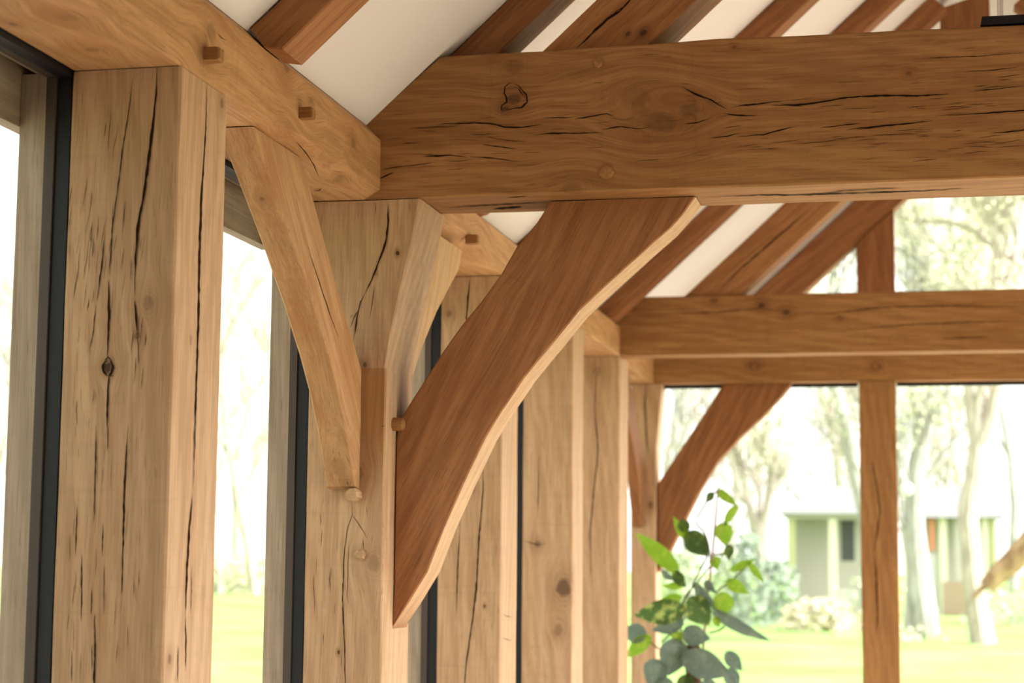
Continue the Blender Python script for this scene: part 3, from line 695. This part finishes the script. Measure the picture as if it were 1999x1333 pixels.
px_tree('pale forked tree, right of the gable post, its trunk splitting in two high up',
    [[(1920, 1258, 26), (1908, 1190, 22), (1896, 1090, 19), (1890, 1000, 19), (1900, 930, 17), (1907, 870, 17)], [(1907, 875, 13), (1895, 805, 11), (1891, 745, 10), (1889, 660, 8), (1885, 560, 7)],
     [(1907, 872, 14), (1930, 825, 13), (1943, 770, 12), (1949, 700, 11), (1950, 600, 10)],
     [(1950, 620, 9), (1945, 565, 8), (1943, 480, 7), (1935, 440, 6), (1922, 385, 5), (1915, 300, 5)], [(1999, 520, 6), (1938, 482, 6), (1898, 449, 6), (1852, 434, 6), (1789, 430, 5), (1740, 415, 4)], [(1946, 600, 5), (1965, 540, 4), (1985, 490, 4), (1975, 420, 3), (1990, 370, 3)]], 34, BK1, 5)
px_tree('thick grey tree with a leaning bough, just right of the gable post',
    [[(1808, 1238, 26), (1795, 1130, 24), (1785, 1030, 20), (1787, 940, 19), (1800, 860, 17), (1803, 815, 17)], [(1800, 830, 10), (1785, 790, 8), (1778, 745, 7), (1770, 650, 6)], [(1806, 830, 10), (1832, 800, 8), (1852, 760, 6), (1872, 690, 5)],
     [(1806, 940, 5), (1838, 890, 5), (1862, 860, 4), (1885, 830, 3)], [(1775, 1232, 12), (1780, 1140, 11), (1782, 1050, 9)], [(1788, 1150, 4), (1800, 1185, 4), (1813, 1210, 4), (1806, 1238, 4)],
     [(1788, 800, 6), (1783, 640, 6), (1783, 560, 5), (1785, 495, 4), (1762, 430, 4), (1740, 360, 3)], [(1783, 600, 5), (1810, 528, 4), (1785, 504, 4), (1740, 480, 3)], [(1872, 690, 6), (1888, 600, 6), (1880, 510, 6), (1860, 465, 6), (1858, 420, 5), (1870, 380, 5), (1862, 300, 4)]], 38, BK2, 6)
px_tree('dark slanting tree trunk seen just left of the gable post, disappearing behind it',
    [[(1712, 1190, 16), (1705, 1100, 15), (1690, 1010, 14), (1672, 930, 14), (1657, 850, 13), (1642, 790, 12), (1625, 735, 11), (1605, 620, 10)]], 45, BK2, 7)
px_tree('slender tree in the garden above the houseplant, forking low into thin stems',
    [[(1492, 1185, 15), (1488, 1110, 13), (1484, 1050, 11), (1486, 1020, 11)], [(1482, 1030, 7), (1462, 985, 6), (1440, 950, 5), (1425, 880, 4)], [(1490, 1025, 7), (1502, 960, 8), (1508, 905, 7), (1520, 860, 6), (1528, 800, 4)]], 50, BK1, 8)
px_tree('leaning mossy trunk slanting down into the garden at the right edge of the photo',
    [[(1926, 1146, 16), (1950, 1120, 20), (1985, 1088, 23), (2030, 1035, 24), (2080, 965, 22)], [(1935, 1138, 7), (1915, 1150, 6), (1900, 1168, 4)]], 31, BK4, 9, crowns=False)
# background trees
rb = random.Random(77)
def far_tree(u, v, Y, h, bk, seed, label, group):
    rnd = random.Random(seed); b0 = aty(Y, u, v); base = Vector((b0.x, b0.y, ZG-.1))
    root = empty('tree', base); tag(root, label, 'tree', group)
    bm = bmesh.new(); p = base.copy(); pts = [p.copy()]; d = Vector((rnd.uniform(-.15, .15), 0, 1)); r = h*.016
    for i in range(7):
        d = (d+Vector((rnd.uniform(-.16, .16), rnd.uniform(-.1, .1), .1))).normalized(); p = p+d*h/7; pts.append(p.copy())
    tube(bm, pts, [r*(1-.12*i) for i in range(8)], 6)
    link('trunk', bm, bk, Matrix.Translation(base), root)
    bm = bmesh.new(); buds = []
    for i in range(2, 8):
        for _ in range(1 + i % 2):
            twigs(bm, pts[i], Vector((rnd.uniform(-1, 1), rnd.uniform(-1, 1), rnd.uniform(.1, 1))), h*rnd.uniform(.16, .28), r*.4, rnd, 2, buds=buds)
    link('branches', bm, bk, Matrix.Translation(base), root)
    bm = bmesh.new(); flecks(bm, buds[::4], .07, rnd); tag(link('buds', bm, M_bud, None, root, smooth=False), kind='stuff')
for i in range(11):
    u = 1270 + i*72 + rb.uniform(-14, 14)
    far_tree(u, 1175, rb.uniform(58, 85), rb.uniform(9, 15), [BK1, BK2, BK3][i % 3], 900+i, 'bare blurred tree in the far row across the lawn, seen through the gable glazing', 'far row of bare trees behind the gable')
for i, u in enumerate((-60, 15, 430, 465, 500, 530)):
    far_tree(u, 1120, rb.uniform(70, 90), rb.uniform(12, 18), [BK1, BK3][i % 2], 930+i, 'pale blurred tree beyond the lawn, seen through the glazing of the left wall', 'far trees behind the left wall')
# shrubs
def shrub(u, v, Y, w, h, n, m, seed, label, group=None, d=1.0):
    rnd = random.Random(seed); b0 = aty(Y, u, v); base = Vector((b0.x, b0.y, ZG))
    bm = bmesh.new()
    for k in range(5):
        tube(bm, [base, base+Vector((rnd.uniform(-.3, .3)*w, rnd.uniform(-.3, .3)*w, h*.7))], [.03, .01], 4)
    for f in bm.faces: f.material_index = 0
    for _ in range(n):
        a = rnd.uniform(0, 6.283); z = rnd.random(); rr = math.sqrt(rnd.random())*math.sqrt(max(0, 1-(z*1.02-.1)**2))
        q = base + Vector((math.cos(a)*rr*w/2, math.sin(a)*rr*w*d/2, z*h))
        s = rnd.uniform(.06, .14)
        x = Vector((rnd.uniform(-1, 1), rnd.uniform(-1, 1), rnd.uniform(-1, 1))).normalized()*s; y = x.orthogonal().normalized()*s*.7
        f = bm.faces.new([bm.verts.new(q+e) for e in (-x, y, x, -y)]); f.material_index = 1
    o = link('shrub', bm, [BK2, m], Matrix.Translation(base), smooth=False)
    return tag(o, label, 'shrub', group)
M_shA = mat('shrub_grey_green', (.26, .31, .23), .8, .1); M_shB = mat('shrub_light', (.44, .50, .32), .8, .1); M_shC = mat('shrub_straw', (.52, .46, .32), .8, .1)
for i, (u, Y, w, h, m) in enumerate([(1462, 46, 1.1, 2.4, M_shA), (1520, 48, 1.4, 1.7, M_shA), (1425, 52, 1.2, 2.0, M_shB), (1338, 48, 1.5, 1.9, M_shB)]):
    shrub(u, 1190, Y, w, h, 420, m, 700+i, ['dark grey-green shrub right behind the climbing plant', 'low green shrub between the slender tree and the pale summerhouse', 'loose light green bush behind the plant cane', 'light green bush at the foot of the gable brace, behind the plant leaves'][i])
shrub(1600, 1195, 44, 2.2, .75, 420, M_shC, 711, 'low straw-coloured clump in front of the pale summerhouse')
shrub(1985, 1190, 50, 3.0, 1.0, 420, M_shB, 712, 'green bush at the right edge of the photo below the leaning trunk')
for i, u in enumerate((-70, 0, 420, 455, 495, 530)):
    shrub(u, 1120, 78+i, 5.0, 1.5+.3*(i % 2), 500, M_shB if i % 2 else M_shC, 720+i, 'blurred hedge bush at the far side of the lawn, seen through the left wall', 'hedge bushes behind the left wall')
# ---- summerhouses
M_cream = mat('cream_paint', (.66, .62, .48), .7); M_felt = mat('pale_roof', (.52, .50, .48), .8); M_slate = mat('grey_roof', (.24, .235, .23), .8); M_dkwood = mat('weathered_boards', (.44, .40, .36), .85)
M_green = mat('mossy_post', (.42, .42, .22), .85); M_dark = mat('dark_opening', (.07, .07, .07), .8); M_orange = mat('terracotta', (.50, .20, .10), .8)
def W_(Y, u, v): return aty(Y, u, v)
def bx3(name, x0, x1, y0, y1, z0, z1, m, parent):
    bm = bmesh.new(); box(bm, min(x0, x1), max(x0, x1), y0, y1, min(z0, z1), max(z0, z1)); return link(name, bm, m, parent=parent, smooth=False)
Y = 50
o = W_(Y, 1545, 1200); sh = empty('summerhouse', (o.x, Y, ZG)); tag(sh, 'pale open-fronted summerhouse with a sloping roof, left of the gable post', 'summerhouse')
xa = W_(Y, 1538, 1000).x; xb = W_(Y, 1700, 1000).x; zt = W_(Y, 1600, 1004).z; zr2 = W_(Y, 1650, 945).z
for u, w_, m in ((1545, .20, M_green), (1626, .22, M_cream), (1697, .2, M_cream)):
    x = W_(Y, u, 1100).x; bx3('post', x-w_/2, x+w_/2, Y, Y+.2, ZG, zt, m, sh)
bx3('fascia', xa-.1, xb+.3, Y-.05, Y, zt-.12, zt+.06, M_dkwood, sh)
bx3('back_wall', xa, xb+.2, Y+2.4, Y+2.5, ZG, zt+.3, M_dkwood, sh)
bx3('side_wall', W_(Y, 1638, 1100).x, xb, Y+.3, Y+.4, ZG, W_(Y, 1650, 1150).z, M_felt, sh)
xd0, xd1 = W_(Y+.5, 1642, 1050).x, W_(Y+.5, 1668, 1050).x
bx3('window', xd0, xd1, Y+.35, Y+.45, W_(Y, 1650, 1095).z, W_(Y, 1650, 1015).z, M_dark, sh)
bm = bmesh.new()
vv = [(xa-.3, Y-.3, zt+.02), (xb+.6, Y-.3, zt+.02), (xb+.6, Y+2.8, zt+.02), (xa-.3, Y+2.8, zt+.02), (xa+1.0, Y+1.2, zr2), (xb-.2, Y+1.2, zr2)]
q = [bm.verts.new(p) for p in vv]
for f in ((0,1,5,4), (1,2,5), (2,3,4,5), (3,0,4), (3,2,1,0)): bm.faces.new([q[i] for i in f])
link('roof', bm, M_slate, parent=sh, smooth=False)
Y = 56
o = W_(Y, 1850, 1190); sh = empty('summerhouse', (o.x, Y, ZG)); tag(sh, 'second summerhouse with a reddish panel, behind the thick grey tree and the forked tree', 'summerhouse')
xa = W_(Y, 1768, 1000).x; xb = W_(Y, 1942, 1000).x; zt = W_(Y, 1850, 1010).z; zr2 = W_(Y, 1850, 945).z
for u, m in ((1772, M_cream), (1842, M_cream), (1872, M_dkwood), (1926, M_cream), (1938, M_green)):
    x = W_(Y, u, 1100).x; bx3('post', x-.11, x+.11, Y, Y+.2, ZG, zt, m, sh)
bx3('red_panel', W_(Y, 1813, 1000).x, W_(Y, 1824, 1000).x, Y-.05, Y+.05, W_(Y, 1820, 1075).z, W_(Y, 1820, 1010).z, M_orange, sh)
bx3('back_wall', xa, xb, Y+2.4, Y+2.5, ZG, zt, M_dkwood, sh)
bx3('front_boards', W_(Y, 1775, 1000).x, W_(Y, 1838, 1000).x, Y+.1, Y+.2, ZG, W_(Y, 1800, 1080).z, M_felt, sh)
bx3('base_wall', W_(Y, 1840, 1100).x, xb, Y-.02, Y+.1, ZG, W_(Y, 1850, 1135).z, mat('brick_base', (.38, .27, .20), .9), sh)
bm = bmesh.new()
vv = [(xa-.3, Y-.3, zt), (xb+.3, Y-.3, zt), (xb+.3, Y+2.8, zt), (xa-.3, Y+2.8, zt), (xa+1.0, Y+1.2, zr2), (xb-.9, Y+1.2, zr2)]
q = [bm.verts.new(p) for p in vv]
for f in ((0,1,5,4), (1,2,5), (2,3,4,5), (3,0,4), (3,2,1,0)): bm.faces.new([q[i] for i in f])
link('roof', bm, M_slate, parent=sh, smooth=False)
# white ball standing in for a blurred glint by the grey tree, log on the lawn
bm = bmesh.new(); p = W_(37, 1770, 955); bmesh.ops.create_uvsphere(bm, u_segments=16, v_segments=10, radius=.135, matrix=Matrix.Translation(p)); tube(bm, [p+Vector((0, 0, .13)), p+Vector((.1, .3, 1.4))], .008, 4)
tag(link('glint_ball', bm, mat('glint_white', (.85, .85, .83), .8), Matrix.Translation(p)), 'round white ball standing in for a blurred bright glint beside the thick grey tree', 'glint_ball')
bm = bmesh.new(); a = W_(44, 1590, 1205); b_ = W_(44, 1690, 1212); a.z = b_.z = ZG+.1; tube(bm, [a, (a+b_)/2+Vector((0, 0, .03)), b_], [.10, .13, .11], 10)
tag(link('log', bm, BK4, Matrix.Translation(a)), 'short brown log lying on the lawn in front of the pale summerhouse', 'log')

# ================================================================ climbing houseplant
def leafmat(name, c1, c2, trans, var, rough=.35, seed=0):
    m = bpy.data.materials.new(name); m.use_nodes = True; T = NT(m); b = T.n['Principled BSDF']
    p = T.new('ShaderNodeTexCoord').outputs['Object']
    n = T.noise(T.vm('ADD', p, (seed, 0, 0)), 22, 4, .6)[0]
    c = T.mix(T.math('MULTIPLY', T.ramp(n, .50, .60), var), c1, c2)
    T.set(b.inputs['Base Color'], c); b.inputs['Roughness'].default_value = rough; b.inputs['Specular IOR Level'].default_value = .5
    tl = T.new('ShaderNodeBsdfTranslucent', {'Color': c}); mx = T.new('ShaderNodeMixShader', {0: trans, 1: b.outputs[0], 2: tl.outputs[0]})
    T.l.new(mx.outputs[0], T.n['Material Output'].inputs[0]); return m
LB = leafmat('leaf_bright', (.32, .52, .05), (.46, .60, .10), .55, .8); LD = leafmat('leaf_dark', (.085, .16, .045), (.30, .40, .10), .35, .5)
LG = leafmat('leaf_greyed', (.22, .30, .25), (.36, .42, .34), .2, .5, .28); LV = leafmat('leaf_variegated', (.14, .25, .08), (.55, .64, .24), .4, .9, .35, 3)
M_stem = mat('green_stem', (.12, .14, .05), .6); M_moss = None
YPL = 5.12
def ppx(x, y, dy=0): return aty(YPL+dy, 1220+x*.295, 940+y*.295)
k0 = ppx(450, 1500)
plant = empty('climbing_plant', (k0.x, YPL, ZF)); tag(plant, 'variegated climbing houseplant on a mossy pole and cane in front of the gable glazing', 'plant')
M_pole = bpy.data.materials.new('coir_pole'); M_pole.use_nodes = True; T = NT(M_pole); b = T.n['Principled BSDF']; p = T.new('ShaderNodeTexCoord').outputs['Object']
nn = T.noise(p, 60, 5, .7)[0]; T.set(b.inputs['Base Color'], T.mix(nn, (.05, .02, .008), (.20, .10, .05))); b.inputs['Roughness'].default_value = .95
T.set(b.inputs['Normal'], T.new('ShaderNodeBump', {'Strength': 1, 'Distance': .01, 'Height': nn}).outputs[0])
top = ppx(452, 1065, .03); bm = bmesh.new()
tube(bm, [(top.x+.02, YPL+.03, ZF+.25), (top.x+.01, YPL+.03, -1.7), (top.x, top.y, top.z-.02), (top.x, top.y, top.z)], [.032, .033, .032, .022], 14); link('moss_pole', bm, M_pole, Matrix.Translation(top), plant)
bm = bmesh.new(); tube(bm, [ppx(500, 1300, .02), ppx(548, 760, .02), ppx(578, 500, 0), ppx(600, 250, 0), ppx(617, 35, 0)], [.006, .0055, .0055, .005, .0035], 8); link('cane', bm, mat('pink_cane', (.34, .20, .15), .6), parent=plant)
bm = bmesh.new(); prof = [(.10, 0), (.13, .12), (.15, .26), (.165, .28), (.165, .31), (.15, .31), (.14, .27), (.0, .26)]
rings = [[bm.verts.new((k0.x+r*math.cos(a*math.pi/12), YPL+r*math.sin(a*math.pi/12), ZF+z)) for a in range(24)] for r, z in prof[:-1]]
for i in range(len(rings)-1):
    for k in range(24): bm.faces.new((rings[i][k], rings[i][(k+1) % 24], rings[i+1][(k+1) % 24], rings[i+1][k]))
bm.faces.new(rings[-1]); bm.faces.new(rings[0][::-1]); link('pot', bm, M_orange, parent=plant)
stems = [[(470, 255), (480, 290), (520, 330), (548, 400), (560, 470), (575, 560)], [(560, 560), (500, 640), (440, 710), (400, 760), (378, 850), (372, 960), (378, 1075), (400, 1200), (420, 1400)],
 [(470, 250), (500, 200), (530, 150), (560, 90), (620, 66)], [(600, 740), (640, 700), (690, 672), (760, 600), (820, 548)], [(378, 800), (410, 760), (440, 712)], [(372, 960), (300, 1010), (240, 1065)], [(420, 850), (380, 930), (372, 960)],
 [(120, 1020), (190, 1080), (250, 1120), (400, 1200)], [(560, 1000), (620, 985), (660, 960)], [(575, 480), (640, 480), (690, 470)], [(570, 560), (600, 520)], [(548, 490), (470, 640), (440, 710)], [(400, 380), (450, 420), (548, 480)], [(430, 960), (420, 1100), (500, 1180)]]
for st in stems:
    bm = bmesh.new(); q = smooth_line([ppx(x, y, .01) for x, y in st], 3); tube(bm, q, .0042, 6); link('stem', bm, M_stem, parent=plant)
def leaf(bx_, by_, tx, ty, w, m, roll=0.0, curl=.12, dy=0, tz=0.0, heart=.30):
    B = ppx(bx_, by_, dy); Tt = ppx(tx, ty, dy+tz); L = (Tt-B); ln = L.length; L.normalize()
    wid = w*1.28*.295*8.1/FPX
    n0 = Vector((0, -1, 0)); side = L.cross(n0).normalized(); nrm = side.cross(L).normalized()
    if roll: Rm = Matrix.Rotation(roll, 3, L); side = Rm @ side; nrm = Rm @ nrm
    bm = bmesh.new(); NL, NW = 12, 6; g = []
    for i in range(NL+1):
        t = i/NL
        hw = wid/2*(math.sin(math.pi*min(1, t**.72))**.85)*(1.02-.25*t) if 0 < t < 1 else .001
        row = []
        for j in range(-NW//2, NW//2+1):
            s = j/(NW/2)
            back = -heart*ln*.5*abs(s)**1.2*max(0, 1-t*3.2)
            c = B + L*(t*ln+back) + side*(s*hw) + nrm*(-curl*ln*(t-.35)**2*1.3 + abs(s)*hw*.35 + math.sin(t*22+s*2)*.0016)
            row.append(bm.verts.new(c))
        g.append(row)
    for i in range(NL):
        for j in range(NW): bm.faces.new((g[i][j], g[i][j+1], g[i+1][j+1], g[i+1][j]))
    bmesh.ops.solidify(bm, geom=bm.faces[:], thickness=.0006)
    link('leaf', bm, m, Matrix.Translation(B), plant, ang=60)
LV2 = [
 (620, 66, 742, 158, 52, LB), (578, 78, 540, 138, 44, LD), (740, 172, 645, 300, 58, LB, .5), (650, 285, 668, 428, 100, LB), (692, 425, 685, 520, 56, LD), (588, 500, 612, 585, 64, LB),
 (408, 372, 316, 232, 56, LB), (380, 262, 412, 350, 70, LD), (425, 352, 552, 495, 125, LD), (325, 575, 66, 332, 100, LB, .3), (330, 605, 402, 700, 66, LD), (370, 690, 248, 692, 44, LB), (355, 765, 200, 822, 66, LB),
 (712, 582, 862, 512, 46, LB), (826, 545, 922, 670, 40, LB), (688, 662, 818, 742, 72, LB), (648, 748, 662, 890, 116, LB), (440, 785, 560, 955, 150, LV), (480, 690, 615, 855, 90, LG, .7),
 (365, 850, 58, 885, 140, LV, 0, .12, -.02), (365, 940, 175, 985, 84, LG), (608, 868, 955, 1062, 78, LG, .4), (125, 1012, -20, 985, 110, LG), (152, 1035, 5, 1165, 84, LB), (398, 1005, 565, 1040, 118, LG),
 (350, 1065, 285, 1285, 165, LG), (235, 1200, 150, 1345, 140, LG), (415, 1165, 705, 1280, 160, LG, 0, .12, -.05), (680, 1140, 775, 1250, 84, LG), (385, 1125, 382, 1225, 56, LB), (600, 900, 622, 965, 44, LB),
 (352, 995, 328, 1065, 70, LB), (300, 1330, 180, 1400, 110, LG), (395, 1290, 420, 1400, 100, LD), (690, 1250, 745, 1380, 90, LG), (520, 1330, 600, 1430, 110, LG), (540, 660, 600, 735, 66, LG, .6), (250, 590, 330, 660, 50, LG, .6)]
for lf in LV2: leaf(*lf)
